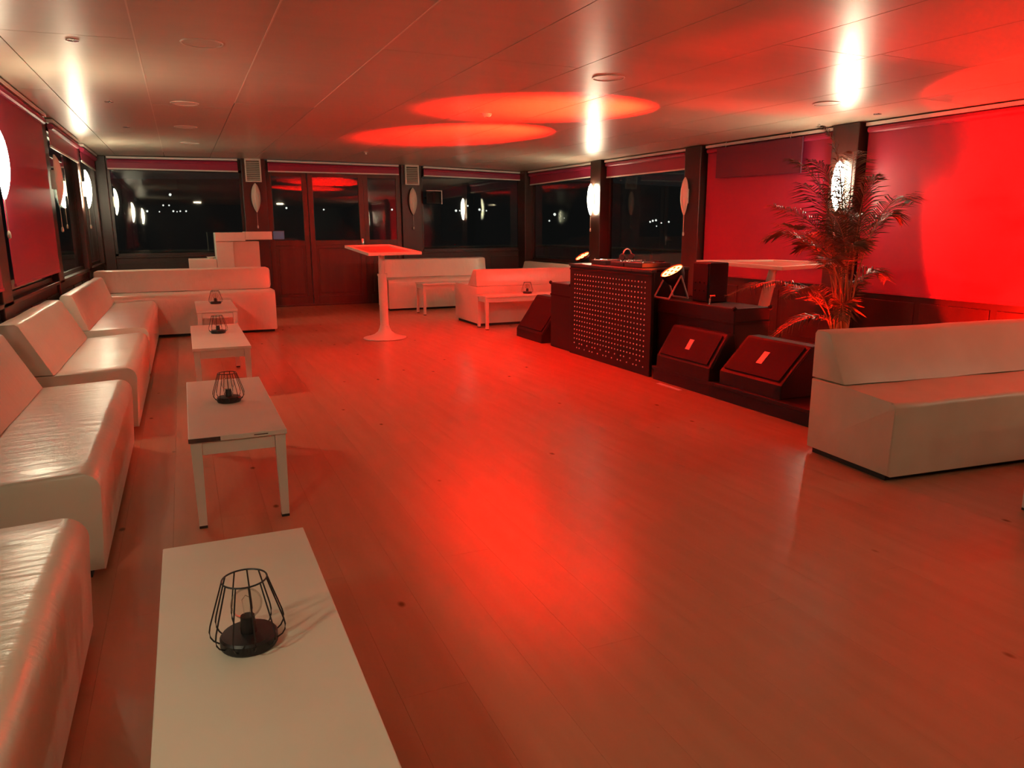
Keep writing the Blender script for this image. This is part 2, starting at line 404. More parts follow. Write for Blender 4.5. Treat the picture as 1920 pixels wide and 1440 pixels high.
rails('deck_railing', 'grey steel railing on the deck outside the back windows', (-2.6, 15.6, 0), (7.6, 15.6, 0))
rails('deck_railing', 'grey steel railing on the deck outside the right-hand windows', (7.6, 3.0, 0), (7.6, 15.5, 0))
bm = bmesh.new()
import itertools
pts = [(-70, 75), (-40, 86), (0, 90), (40, 86), (75, 70), (95, 40)]
prev = None
for x, y in pts:
    a = bm.verts.new((x, y, -6)); b_ = bm.verts.new((x * 1.05, y * 1.05, 7 + 2 * math.sin(x * 0.07)))
    c_ = bm.verts.new((x * 1.3, y * 1.3, -6))
    if prev: bm.faces.new((prev[0], a, b_, prev[1])); bm.faces.new((prev[1], b_, c_, prev[2]))
    prev = (a, b_, c_)
struct(finish(bm, 'far_shore', M['shore'], smooth=0))
def ray(u, v):
    c_ = (u - 960, v - 720, FPX)
    return Vector([sum(RX[i][k] * c_[k] for k in range(3)) for i in range(3)])
star_me = None
for u, v, rad in ((319, 365, .2), (306, 385, .13), (317, 385, .12), (325, 396, .14), (332, 397, .09), (338, 396, .12), (349, 396, .13), (276, 396, .16),
                  (299, 397, .1), (537, 390, .16), (607, 393, .13), (735, 393, .16), (855, 395, .2), (862, 395, .13), (877, 386, .15), (899, 393, .2), (905, 395, .13), (912, 395, .12),
                  (1030, 414, .16), (1040, 402, .26), (1058, 409, .1), (1219, 416, .18), (1224, 414, .2), (1230, 413, .2), (1240, 418, .15), (1254, 416, .18), (1231, 424, .12)):
    d = ray(u, v); d *= 72 / d.y if d.y > d.x else 72 / d.x
    if star_me is None:
        bm = bmesh.new(); bmesh.ops.create_icosphere(bm, subdivisions=1, radius=1); o = finish(bm, 'shore_lamp', M['star']); star_me = o.data
    else:
        o = bpy.data.objects.new('shore_lamp', star_me); C.objects.link(o)
    o.location = d + Vector((0, 0, CAMZ)); o.scale = (rad * 0.62,) * 3
    wl_ = 'the left back window' if u < 440 else 'the door panes' if u < 760 else 'the right back window' if u < 1000 else 'the right window nearest the corner' if u < 1120 else 'the right window left of the plum panel'
    tag(o, 'tiny white far shore lamp seen through ' + wl_, 'light', 'far shore lamps through ' + wl_)

# ------------------------------------------------------------------ blinds
def blind(label, axis, at, a0, a1, ztop, zbot, sgn=1, group=None):
    """axis 'y': hangs along y at x=at ; axis 'x': along x at y=at"""
    t = thing('roller_blind', label, 'blind', group=group)
    def bx(n, lo, hi, d0, d1, z0, z1, m_, bev=0.003):
        d0, d1 = min(d0, d1), max(d0, d1)
        if axis == 'y': return B(n, (d0, d1, lo, hi, z0, z1), m_, t, bev=bev, smooth=0)
        return B(n, (lo, hi, d0, d1, z0, z1), m_, t, bev=bev, smooth=0)
    # ztop may differ at both ends: (z at a0, z at a1)
    z0, z1 = ztop
    def slab(n, d0, d1, lo0, lo1, hi0, hi1, m_):
        d0, d1 = min(d0, d1), max(d0, d1); bm = bmesh.new()
        f = (lambda a, d, z: (d, a, z)) if axis == 'y' else (lambda a, d, z: (a, d, z))
        hexa(bm, [f(a0, d0, lo0), f(a1, d0, lo1), f(a1, d1, lo1), f(a0, d1, lo0), f(a0, d0, hi0), f(a1, d0, hi1), f(a1, d1, hi1), f(a0, d1, hi0)])
        return finish(bm, n, m_, t, smooth=0)
    slab('head_rail', at, at + sgn * 0.06, z0 - 0.03, z1 - 0.03, z0, z1, M['alu'])
    bm = bmesh.new()
    f = (lambda a, d, z: (d, a, z)) if axis == 'y' else (lambda a, d, z: (a, d, z))
    tube(bm, [f(a0 + .02, at + sgn * 0.03, z0 - 0.065), f(a1 - .02, at + sgn * 0.03, z1 - 0.065)], 0.03, 10)
    finish(bm, 'roller', M['blind'], t)
    zb0, zb1 = (zbot if isinstance(zbot, tuple) else (zbot, zbot))
    slab('fabric', at + sgn * 0.012, at + sgn * 0.016, zb0, zb1, z0 - 0.05, z1 - 0.05, M['blind'])
    slab('bottom_bar', at + sgn * 0.008, at + sgn * 0.022, zb0 - 0.02, zb1 - 0.02, zb0, zb1, M['alu'] if zb0 > 1.8 else M['blind'])
    return t
yb = YB - 0.09
def zr(x, y): return zc(x, y) - 0.012
blind('crimson blind rolled up above the left back window', 'x', yb, -0.96, 0.93, (zr(-.96, yb), zr(.93, yb)), 2.255)
blind('wide crimson blind rolled up above the back door', 'x', yb, 1.40, 3.62, (zr(1.4, yb), zr(3.62, yb)), 2.27)
blind('crimson blind rolled up above the right back window', 'x', yb, 4.08, 5.98, (zr(4.08, yb), zr(5.98, yb)), (2.26, 2.22))
blind('crimson blind lowered over the nearest left window in view', 'y', XL + 0.03, 6.25, 8.40, (zr(XL, 6.25), zr(XL, 8.4)), 0.94)
blind('crimson blind lowered behind the near left lit lamp', 'y', XL + 0.03, 3.65, 5.85, (zr(XL, 3.65), zr(XL, 5.85)), 0.94)
blind('crimson blind rolled up above the left wall window between the unlit and lit lamps', 'y', XL + 0.03, 8.80, 11.0, (zr(XL, 8.8), zr(XL, 11.0)), (2.13, 2.15))
blind('crimson blind rolled up above the last left window by the back corner', 'y', XL + 0.03, 11.4, 13.1, (zr(XL, 11.4), zr(XL, 13.1)), 2.2)
blind('crimson blind rolled up over the right window nearest the back corner', 'y', XR - 0.03, 10.7, 13.1, (zr(XR, 10.7), zr(XR, 13.1)), 2.12, sgn=-1)
blind('crimson blind rolled up over the right window left of the unlit lamp', 'y', XR - 0.03, 8.25, 10.3, (zr(XR, 8.25), zr(XR, 10.3)), (2.06, 2.08), sgn=-1)
blind('crimson blind lowered behind the dark plum panel', 'y', XR - 0.03, 5.85, 7.85, (zr(XR, 5.85), zr(XR, 7.85)), (0.74, 0.74), sgn=-1)
blind('wide crimson blind glowing red right of the palm', 'y', XR - 0.03, 3.40, 5.45, (zr(XR, 3.4), zr(XR, 5.45)), (0.70, 0.70), sgn=-1)
blind('crimson blind on the near right window beyond the photo edge', 'y', XR - 0.03, 0.95, 3.0, (zr(XR, .95), zr(XR, 3.0)), (0.70, 0.70), sgn=-1)

# ------------------------------------------------------------------ wall lamps
def make_lamp(lit, cord=0.22):
    """faces +y locally (out of the wall); origin at lamp centre on the wall"""
    t = thing('wall_lamp', '', 'lamp')
    bm = bmesh.new(); H, W, D = 0.235, 0.068, 0.048
    rows = 15; ang = 8
    grid = []
    for i in range(rows):
        s = -1 + 2 * i / (rows - 1)
        wz = (1 - abs(s) ** 2.3) ** 0.75 * W + 0.006 if s > 0 else (1 - abs(s) ** 2.0) ** 0.9 * W + 0.006
        row = []
        for j in range(ang + 1):
            a = -1 + 2 * j / ang
            fold = 1 - abs(a) ** 1.6
            row.append(bm.verts.new((a * wz, 0.05 + D * fold * (wz / W), s * H)))
        grid.append(row)
    for i in range(rows - 1):
        for j in range(ang): bm.faces.new((grid[i][j], grid[i][j + 1], grid[i + 1][j + 1], grid[i + 1][j]))
    r = bmesh.ops.extrude_face_region(bm, geom=bm.faces[:])
    for v in [g for g in r['geom'] if isinstance(g, bmesh.types.BMVert)]: v.co.y -= 0.008; v.co.x *= 0.97
    finish(bm, 'lamp_shade', M['lampon'] if lit else M['lampoff'], t, smooth=60)
    B('wall_plate', (-0.03, 0.03, 0.0, 0.05, -0.09, 0.09), M['plastic'], t, bev=0.006)
    if cord:
        bm = bmesh.new(); tube(bm, [(0, 0.045, -0.20), (0.0, 0.047, -0.24 - cord * 0.5), (0, 0.045, -0.24 - cord)], 0.0025, 5)
        c = finish(bm, 'pull_cord', M['plastic'], t)
        bm = bmesh.new(); lathe(bm, [(0, 0.03), (0.008, 0.022), (0.013, 0.0), (0.011, -0.02), (0, -0.028)], 10, c=(0, 0.045, -0.25 - cord)); finish(bm, 'cord_knob', M['plastic'], c)
    return t
proto_off = make_lamp(False); proto_on = make_lamp(True)
# rotz: facing +y is 0 ; facing +x is -90 ; facing -x is +90 ; facing -y is 180
specs = [
 ('on', (XL + .04, 0.85, 1.75), -PI/2, 'lit wall lamp on the left wall behind the camera position'),
 ('on', (XL + .04, 6.05, 1.75), -PI/2, 'glowing white wall lamp cut by the left photo edge'),
 ('off', (XL + .04, 8.60, 1.79), -PI/2, 'unlit wall lamp on the left wall between the two glowing ones'),
 ('on', (XL + .04, 11.2, 1.83), -PI/2, 'glowing white wall lamp on the left wall by the back corner'),
 ('off', (1.18, YB - .05, 1.83), PI, 'unlit wall lamp under the louvred vent left of the back door'),
 ('off', (3.86, YB - .05, 1.80), PI, 'unlit wall lamp under the louvred vent right of the back door'),
 ('on', (XR - .13, 10.55, 1.75), PI/2, 'glowing white wall lamp on the right wall beyond the booth'),
 ('off', (XR - .13, 8.12, 1.70), PI/2, 'unlit wall lamp on the right wall left of the plum panel'),
 ('on', (XR - .13, 5.65, 1.70), PI/2, 'glowing white wall lamp behind the palm fronds'),
 ('on', (XR - .13, 0.75, 1.68), PI/2, 'lit wall lamp on the right wall behind the camera position'),
 ('off', (XL + .04, 3.45, 1.73), -PI/2, 'unlit wall lamp on the left wall nearer than the photo edge'),
 ('off', (XR - .13, 3.2, 1.68), PI/2, 'unlit wall lamp on the right wall nearer than the photo edge')]
used = {'on': False, 'off': False}
for k, loc, rz, lab in specs:
    p = proto_on if k == 'on' else proto_off
    o = p if not used[k] else copy_tree(p)
    used[k] = True
    place(o, loc, rz); o['label'] = lab; o['group'] = 'wall lamps along the windows'

# louvred vents above the two lamps on the back posts
for xc, lab in ((1.165, 'white louvred vent above the lamp left of the back door'), (3.86, 'white louvred vent above the lamp right of the back door')):
    t = thing('louvred_vent', lab, 'vent', (xc, YB - 0.05, 0), 0, 'louvred vents on the back posts')
    za, zb_ = 2.085, zc(xc, YB) - 0.004
    fm = bmesh.new()
    for a, b_, c_, d in ((-.125, -.105, za, zb_), (.105, .125, za, zb_), (-.105, .105, za, za + .02), (-.105, .105, zb_ - .03, zb_)): box(fm, a, b_, -0.05, 0.0, c_, d)
    finish(fm, 'frame', M['plastic'], t, smooth=0)
    sb = bmesh.new(); box(sb, -.105, .105, -0.036, -0.030, -0.011, 0.011, mtx=Matrix.Translation((0, 0, 0)))
    for v in sb.verts: v.co.y += v.co.z * 1.2
    sl = finish(sb, 'slat', M['plastic'], t, smooth=0)
    n = int((zb_ - za - 0.06) / 0.03); sl.location.z = za + 0.04
    for i in range(1, n):
        s2 = sl.copy(); C.objects.link(s2); s2.parent = t; s2.location.z = za + 0.04 + 0.03 * i
    B('backing', (-.105, .105, -0.012, -0.008, za + .02, zb_ - .03), M['joint'], t, smooth=0)

# ------------------------------------------------------------------ ceiling fittings
def disc_fit(name, label, x, y, r, material, cat='ceiling plate', ring=True, group=None):
    t = thing(name, label, cat, (x, y, zc(x, y)), 0, group)
    bm = bmesh.new(); lathe(bm, [(r * 0.93, -0.002), (r * 0.93, -0.006), (r, -0.006), (r * 1.02, -0.001), (r * 1.02, 0.0)], 40); finish(bm, 'rim', M['plastic'] if ring else M['chrome'], t)
    bm = bmesh.new(); lathe(bm, [(0, -0.003), (r * 0.90, -0.003), (r * 0.90, 0.0)], 40); finish(bm, 'cover', material, t)
    bm = bmesh.new(); lathe(bm, [(r * 0.90, -0.0008), (r * 0.945, -0.0008)], 40); finish(bm, 'gap', M['joint'], t)
    return t
disc_fit('ceiling_cover', 'round flush ceiling cover over the left side, largest in view', 0.20, 4.93, 0.115, M['ceil'])
disc_fit('ceiling_cover', 'round flush ceiling cover beside the seam above the red floor', 2.88, 4.9, 0.115, M['ceil'])
disc_fit('ceiling_cover', 'round flush ceiling cover near the glare above the palm', 5.0, 4.95, 0.11, M['ceil'])
disc_fit('ceiling_cover', 'pale round ceiling cover behind the largest one on the left', 0.12, 7.4, 0.115, M['plastic'])
disc_fit('ceiling_cover', 'pale round ceiling cover halfway to the back wall', 0.14, 9.2, 0.115, M['plastic'])
disc_fit('ceiling_cover', 'pale round ceiling cover closest to the back wall', 0.2, 11.0, 0.115, M['plastic'])
for x, y, lab in ((-0.47, 5.1, 'small chrome downlight in the left ceiling, nearest the photo edge'), (-0.47, 7.5, 'small dark downlight in the left ceiling further back'), (-0.45, 9.4, 'small dark downlight in the left ceiling near the lit lamp'), (5.75, 5.1, 'small dark downlight in the ceiling right of the palm top')):
    disc_fit('downlight', lab, x, y, 0.035, M['black'] if 'dark' in lab else M['chrome'], 'downlight', ring=False)
t = thing('smoke_detector', 'small pale ceiling fitting between the two red light pools', 'detector', (2.76, 6.95, zc(2.76, 6.95)))
bm = bmesh.new(); lathe(bm, [(0, -0.03), (0.03, -0.028), (0.045, -0.012), (0.05, 0.0)], 24); finish(bm, 'body', M['plastic'], t)
bm = bmesh.new(); lathe(bm, [(0, -0.034), (0.012, -0.032), (0.014, -0.026)], 16); finish(bm, 'button', M['chrome'], t)
t = thing('ceiling_bulb', 'small pale sprinkler head in front of the back door', 'sprinkler', (2.6, 11.4, zc(2.6, 11.4)))
bm = bmesh.new(); lathe(bm, [(0.03, 0), (0.03, -0.006), (0.012, -0.01), (0.010, -0.03), (0.02, -0.034), (0, -0.036)], 16); finish(bm, 'head', M['plastic'], t)

# ------------------------------------------------------------------ sofas
def arc(cx, cy, r, a0, a1, n): return [(cx + r * math.cos(math.radians(a0 + (a1 - a0) * i / n)), cy + r * math.sin(math.radians(a0 + (a1 - a0) * i / n))) for i in range(n + 1)]
def wobble(bm, amp, fx, seed):
    rnd = random.Random(seed); ph = [rnd.uniform(0, 6.28) for _ in range(6)]
    for v in bm.verts:
        x, y, z = v.co
        k = amp * (math.sin(x * fx + ph[0]) * 0.6 + math.sin(x * fx * 2.3 + y * 5 + ph[1]) * 0.4)
        if z > 0.08: v.co.z += k; v.co.y += 0.5 * amp * math.sin(x * fx * 1.4 + z * 6 + ph[2])
def sofa(label, loc, rotz, L, seat_z, seat_join, back_front, back_top, D, join_z=None, fr=0.07, cat='sofa', m_='vinyl', group=None, lean=0.02, seed=1, bt=None):
    """x length, y depth (front y=0), profile numbers in metres"""
    t = thing('bench_sofa', label, cat, loc, rotz, group)
    jz = join_z if join_z is not None else seat_z - 0.02
    prof = [(lean, 0.035)] + arc(fr + 0.0, seat_z - fr, fr, 180, 90, 6) + [(seat_join, jz), (D, jz), (D, 0.035)]
    bm = bmesh.new(); prism(bm, prof, 0, L, bev=0.012); subdiv_len(bm, 10); wobble(bm, 0.0035, 7, seed)
    finish(bm, 'seat', M[m_], t, smooth=40)
    bk = [(seat_join + 0.004, jz + 0.004), (back_front, back_top - 0.015), (back_front + 0.02, back_top), (D - 0.015, back_top), (D, back_top - 0.02), (D, jz + 0.004)]
    bm = bmesh.new(); prism(bm, bk, 0.002, L - 0.002, bev=bt or 0.010); subdiv_len(bm, 10); wobble(bm, 0.003, 6, seed + 5)
    finish(bm, 'backrest', M[m_], t, smooth=40)
    B('plinth', (0.03, L - 0.03, lean + 0.05, D - 0.02, 0, 0.035), M['plinth'], t, smooth=0)
    return t
G = 'white bench sofas along the left wall'
sofa('white vinyl bench sofa in the near left corner, cut by the photo edges', (-0.355, 0.75, 0), PI/2, 1.86, 0.415, 0.46, 0.62, 0.74, 0.74, 0.395, group=G, seed=1)
sofa('white vinyl bench sofa second from the camera on the left, beside the chipped table', (-0.355, 3.05, 0), PI/2, 1.95, 0.425, 0.46, 0.62, 0.74, 0.74, 0.405, group=G, seed=2)
sofa('white vinyl bench sofa third from the camera on the left wall', (-0.345, 5.36, 0), PI/2, 1.86, 0.435, 0.46, 0.62, 0.745, 0.74, 0.41, group=G, seed=3)
sofa('white vinyl bench sofa on the left wall meeting the back left sofa', (-0.345, 7.38, 0), PI/2, 2.78, 0.46, 0.46, 0.56, 0.765, 0.66, 0.45, group=G, seed=4)
sofa('long white bench sofa across the back left, before the stepped bar counter', (-1.08, 10.19, 0), math.radians(-1), 2.13, 0.535, 0.50, 0.56, 0.815, 0.70, 0.53, group='white bench sofas at the back', seed=5, bt=0.05)
sofa('pale bench sofa against the back wall right of the door', (3.0, 11.95, 0), 0, 1.92, 0.515, 0.50, 0.56, 0.815, 0.72, 0.51, group='white bench sofas at the back', seed=6, bt=0.05)
sofa('white bench sofa seen from behind beside the black booth', (5.6, 10.42, 0), PI, 2.0, 0.545, 0.55, 0.77, 0.765, 0.90, 0.54, group='white bench sofas at the back', seed=7)
sofa('pale bench sofa against the right wall in the back corner', (5.25, 12.75, 0), -PI/2, 1.9, 0.50, 0.45, 0.52, 0.72, 0.65, 0.49, group='white bench sofas at the back', seed=8)
sofa('scuffed white vinyl bench sofa at the right, facing the camera', (3.235, 2.60, 0), math.radians(-5), 2.1, 0.425, 0.36, 0.50, 0.725, 0.62, 0.445, fr=0.03, m_='vinyl_r', seed=9, lean=0.0)

# ------------------------------------------------------------------ low tables
def table(label, x0, x1, y0, y1, z, chip=False, group='white low tables in a row'):
    W, L = x1 - x0, y1 - y0
    t = thing('low_table', label, 'table', ((x0 + x1) / 2, (y0 + y1) / 2, 0), 0, group)
    B('tabletop', (-W/2, W/2, -L/2, L/2, z - 0.024, z), M['white'], t, bev=0.003, smooth=0)
    for sx, sy in ((-1, -1), (1, -1), (-1, 1), (1, 1)):
        bm = bmesh.new(); a = 0.046
        xo, yo = sx * (W/2 - 0.006), sy * (L/2 - 0.012)
        xi, yi = xo - sx * a, yo - sy * a
        bx_, by_ = xo - sx * 0.0, yo + sy * 0.0
        hexa(bm, [(xo - sx * .006, yo, 0.012), (xi + sx * 0.006, yo, 0.012), (xi + sx * 0.006, yi + sy * 0.01, 0.012), (xo - sx * .006, yi + sy * 0.01, 0.012),
                  (xo, yo, z - 0.026), (xi, yo, z - 0.026), (xi, yi, z - 0.026), (xo, yi, z - 0.026)])
        lg = finish(bm, 'leg', M['white'], t, smooth=0)
        B('foot', (min(xo - sx * .006, xi + sx * .006), max(xo - sx * .006, xi + sx * .006), min(yo, yi + sy * .01), max(yo, yi + sy * .01), 0.0, 0.0118), M['plinth'], lg, smooth=0)
    for s in (-1, 1):
        B('apron', (-W/2 + 0.053, W/2 - 0.053, s * (L/2 - 0.03) - 0.009, s * (L/2 - 0.03) + 0.009, z - 0.085, z - 0.0245), M['white'], t, smooth=0)
        B('apron', (s * (W/2 - 0.024) - 0.009, s * (W/2 - 0.024) + 0.009, -L/2 + 0.06, L/2 - 0.06, z - 0.085, z - 0.0245), M['white'], t, smooth=0)
    if chip:
        bm = bmesh.new(); box(bm, -W/2 - 0.0003, -W/2 + 0.13, -L/2 - 0.0012, -L/2 + 0.004, z - 0.022, z - 0.003)
        finish(bm, 'chipped_edge', M['chip'], t, smooth=0)['label'] = 'bare dark edge where the white paint is chipped off'
        bm = bmesh.new(); box(bm, -W/2 + 0.27, -W/2 + 0.33, -L/2 - 0.0012, -L/2 + 0.004, z - 0.014, z - 0.010)
        finish(bm, 'scratch', M['chip'], t, smooth=0)
    return t
table('white low table in the foreground with the largest wire lantern', -0.125, 0.262, 0.80, 2.205, 0.42)
table('white low table with chipped front edge, second from the camera', -0.05, 0.362, 3.41, 4.76, 0.42, chip=True)
table('white low table third from the camera in the left row', 0.0, 0.425, 6.12, 7.66, 0.42)
table('white low table furthest back in the left row, before the back sofa', 0.075, 0.50, 8.80, 10.08, 0.445)
table('white low table between the booth and the back wall sofas', 3.33, 4.75, 11.12, 11.55, 0.485, group='white low tables at the back')
table('white low table behind the black wedge speaker, holding a wire lantern', 3.56, 4.95, 9.08, 9.44, 0.445, group='white low tables at the back')
table('white low table cut off by the right photo edge, one foot showing', 3.49, 4.8, 1.55, 2.10, 0.42, group='white low tables at the right')

# ------------------------------------------------------------------ wire lanterns
def make_lantern():
    t = thing('wire_lantern', '', 'lantern')
    bm = bmesh.new(); lathe(bm, [(0, 0), (0.057, 0), (0.060, 0.004), (0.060, 0.022), (0.056, 0.027), (0.018, 0.029), (0, 0.029)], 32); finish(bm, 'base', M['black'], t)
    bm = bmesh.new(); lathe(bm, [(0.017, 0.029), (0.017, 0.052), (0.015, 0.056), (0.015, 0.066), (0, 0.066)], 20); finish(bm, 'bulb_socket', M['black'], t)
    bm = bmesh.new()
    prof = [(0, 0.1275)] + [(0.033 * math.sin(math.radians(a)), 0.0945 + 0.033 * math.cos(math.radians(a))) for a in range(20, 150, 10)] + [(0.012, 0.0655)]
    lathe(bm, prof, 24); finish(bm, 'bulb', M['bulb'], t, smooth=80)
    bm = bmesh.new(); tube(bm, [(-0.006, 0, 0.067), (-0.009, 0, 0.105), (0, 0.003, 0.112), (0.009, 0, 0.105), (0.006, 0, 0.067)], 0.0007, 4); finish(bm, 'filament', M['chrome'], t)
    bm = bmesh.new(); tube(bm, [(0.046 * math.cos(2 * PI * i / 40), 0.046 * math.sin(2 * PI * i / 40), 0.152) for i in range(40)], 0.0019, 6, close=True); finish(bm, 'top_ring', M['black'], t)
    n = 11; wire = None
    for k in range(n):
        if wire is None:
            bm = bmesh.new(); tube(bm, [(0.046, 0, 0.152), (0.056, 0, 0.120), (0.068, 0, 0.082), (0.076, 0, 0.056), (0.0785, 0, 0.042), (0.077, 0, 0.030), (0.071, 0, 0.020), (0.060, 0, 0.012)], 0.0017, 6)
            wire = finish(bm, 'cage_wire', M['black'], t)
        else:
            o = wire.copy(); C.objects.link(o); o.parent = t; o.rotation_euler = (0, 0, 2 * PI * k / n)
    return t
lan = make_lantern()
for i, (x, y, z, lab) in enumerate(((0.060, 1.585, 0.42, 'black wire lantern on the foreground low table, the largest'), (0.155, 4.11, 0.42, 'black wire lantern on the low table with the chipped edge'),
        (0.222, 7.0, 0.42, 'black wire lantern on the third low table from the camera'), (0.305, 9.62, 0.445, 'black wire lantern on the low table before the back left sofa'),
        (4.24, 9.26, 0.445, 'black wire lantern on the low table behind the black wedge speaker'))):
    o = lan if i == 0 else copy_tree(lan)
    place(o, (x, y, z), 0.25 + i); o['label'] = lab; o['group'] = 'black wire lanterns on the low tables'

# ------------------------------------------------------------------ bar tables
def bar_table(label, base, corners, lean=(0, 0), colz=(0.10, 0.77)):
    t = thing('bar_table', label, 'table', base)
    b0 = Vector(base)
    cs = [Vector(c) - b0 for c in corners]           # top outer corners, order far-left, far-right, near-right, near-left
    cen = sum(cs, Vector()) / 4
    top = Vector((cen.x, cen.y, cen.z - 0.03))
    bm = bmesh.new(); lathe(bm, [(0, 0), (0.255, 0), (0.262, 0.006), (0.258, 0.014), (0.20, 0.026), (0.13, 0.05), (0.085, 0.085), (0.062, 0.13), (0.056, 0.16), (0, 0.16)], 40)
    finish(bm, 'pedestal_foot', M['white'], t, smooth=50)
    def at_(z): return Vector((0, 0, 0.15)).lerp(top, (z - 0.15) / (top.z - 0.15))
    bm = bmesh.new(); tube(bm, [at_(0.15), at_(0.76), ], 0.052, 20); tube(bm, [at_(0.76), at_(0.785)], 0.058, 20); finish(bm, 'outer_column', M['white'], t)
    bm = bmesh.new(); tube(bm, [at_(0.785), top], 0.038, 20); finish(bm, 'inner_column', M['white'], t)
    bm = bmesh.new(); nrm = (cs[1] - cs[0]).cross(cs[3] - cs[0]).normalized(); nrm = nrm if nrm.z > 0 else -nrm
    inn = [cen + (c - cen) * 0.87 for c in cs]
    # frame as four mitred bars
    for i in range(4):
        j = (i + 1) % 4
        hexa(bm, [p + nrm * h for h in (-0.032, 0.0) for p in (cs[i], cs[j], inn[j], inn[i])])
    finish(bm, 'rim_frame', M['white'], t, smooth=0)
    bm = bmesh.new(); hexa(bm, [p + nrm * h for h in (-0.030, -0.014) for p in inn]); finish(bm, 'tabletop', M['inlay'], t, smooth=0)
    bm = bmesh.new(); q = [cen + (c - cen) * 0.35 for c in cs]; hexa(bm, [p + nrm * h for h in (-0.050, -0.031) for p in q]); finish(bm, 'bracket', M['white'], t, smooth=0)
    return t
bar_table('white square-topped bar table standing alone on the dance floor', (2.18, 8.95, 0), [(1.80, 9.25, 1.120), (2.355, 9.25, 1.125), (2.574, 8.6, 1.046), (1.94, 8.6, 1.040)])
bar_table('white bar table with leaning column behind the palm', (4.90, 5.55, 0.0), [(x * 1.12, y * 1.12, 1.3 - (1.3 - z) * 1.12) for x, y, z in ((4.00, 5.28, 1.035), (4.86, 5.30, 1.02), (5.02, 4.62, 1.015), (4.33, 4.62, 0.998))])

# ------------------------------------------------------------------ back left counter
counter = t = thing('bar_counter', 'white stepped bar counter behind the long back left sofa', 'counter', (0, 0, 0))
Y0, Y1 = 11.5, 12.1
bm = bmesh.new(); box(bm, 0.06, 0.425, Y0, Y1, 0, 0.905, bev=0.006); finish(bm, 'lower_counter', M['white'], t, smooth=0)
bm = bmesh.new(); box(bm, 0.43, 0.66, Y0, Y1, 0, 1.15, bev=0.004); finish(bm, 'end_panel', M['white'], t, smooth=0)
bm = bmesh.new(); box(bm, 0.43, 0.83, Y0 - 0.01, Y1, 1.152, 1.275, bev=0.004); finish(bm, 'raised_top', M['white'], t, smooth=0)
bm = bmesh.new(); box(bm, 0.832, 1.20, Y0 - 0.01, Y1 - 0.1, 1.17, 1.285, bev=0.004); finish(bm, 'shelf_end', M['white'], t, smooth=0)
bm = bmesh.new(); box(bm, 0.662, 1.02, Y0 + 0.08, Y1, 0, 1.15, bev=0.004); finish(bm, 'front_panel', M['white'], t, smooth=0)
t = thing('napkin_holder', 'small shiny white dish on the low step of the bar counter', 'dish', (0.36, 11.62, 0.906))
bm = bmesh.new(); lathe(bm, [(0, 0), (0.035, 0), (0.06, 0.03), (0.063, 0.032), (0.055, 0.03), (0.03, 0.008), (0, 0.008)], 24); finish(bm, 'dish', M['plastic'], t)
sc = B('till_screen', (1.235, 1.405, 11.745, 11.765, 1.165, 1.295), M['black'], counter, bev=0.004, smooth=0); sc['label'] = 'small dim blue screen'
B('display', (1.243, 1.397, 11.741, 11.7445, 1.173, 1.287), M['screen'], sc, smooth=0)
B('screen_arm', (1.19, 1.24, 11.74, 11.77, 1.22, 1.24), M['black'], sc, smooth=0)
# small dark casing with pale trim, bracketed to the right door post
t = thing('wall_casing', 'small dark television on the wall right of the back door', 'casing', (4.22, YB - 0.02, 1.86))
B('case', (-0.13, 0.15, -0.16, -0.12, -0.10, 0.12), M['black'], t, bev=0.006, smooth=0)
B('display', (-0.12, 0.14, -0.164, -0.1605, -0.09, 0.11), M['glass'], t, smooth=0)
bm = bmesh.new(); tube(bm, [(0.0, -0.12, 0), (-0.12, 0.0, 0)], 0.014, 8); finish(bm, 'bracket', M['black'], t)
B('trim_edge', (0.151, 0.162, -0.165, -0.12, -0.11, 0.13), M['silverlabel'], t, smooth=0); B('trim_edge', (-0.13, 0.15, -0.165, -0.12, 0.121, 0.13), M['silverlabel'], t, smooth=0)

# ------------------------------------------------------------------ dj booth
t = thing('dj_booth', 'black booth with a grid of bright studs on its front', 'booth', (3.72, 5.52, 0))
B('side_panel', (0.03, 0.62, 0.32, 0.36, 0, 0.92), M['blackbox'], t, bev=0.004, smooth=0)
B('side_panel', (0.03, 0.62, 1.48, 1.52, 0, 0.92), M['blackbox'], t, bev=0.004, smooth=0)
B('front_panel', (0.0, 0.03, 0.0, 1.52, 0.0, 0.92), M['blackbox'], t, bev=0.004, smooth=0)
B('countertop', (-0.01, 0.63, 0.315, 1.53, 0.92, 0.945), M['black'], t, bev=0.004, smooth=0)
B('cap_rail', (-0.008, 0.038, -0.008, 0.314, 0.92, 0.945), M['black'], t, bev=0.004, smooth=0)
B('edge_strip', (-0.006, 0.0, 0.0, 1.52, 0.885, 0.90), M['grille'], t, smooth=0)
bm = bmesh.new()
for r_ in range(17):
    for c_ in range(25):
        if r_ >= 15 and (c_ * 7 + r_ * 3) % 5 < 2: continue
        y, z = 0.10 + c_ * 0.0545, 0.835 - r_ * 0.0475
        lathe(bm, [(0.0075, 0), (0.0055, 0.005), (0, 0.007)], 6, mtx=Matrix.Translation((-0.0005, y, z)) @ Matrix.Rotation(-PI/2, 4, 'Y'))
o = finish(bm, 'studs', M['stud'], t); o['kind'] = 'stuff'

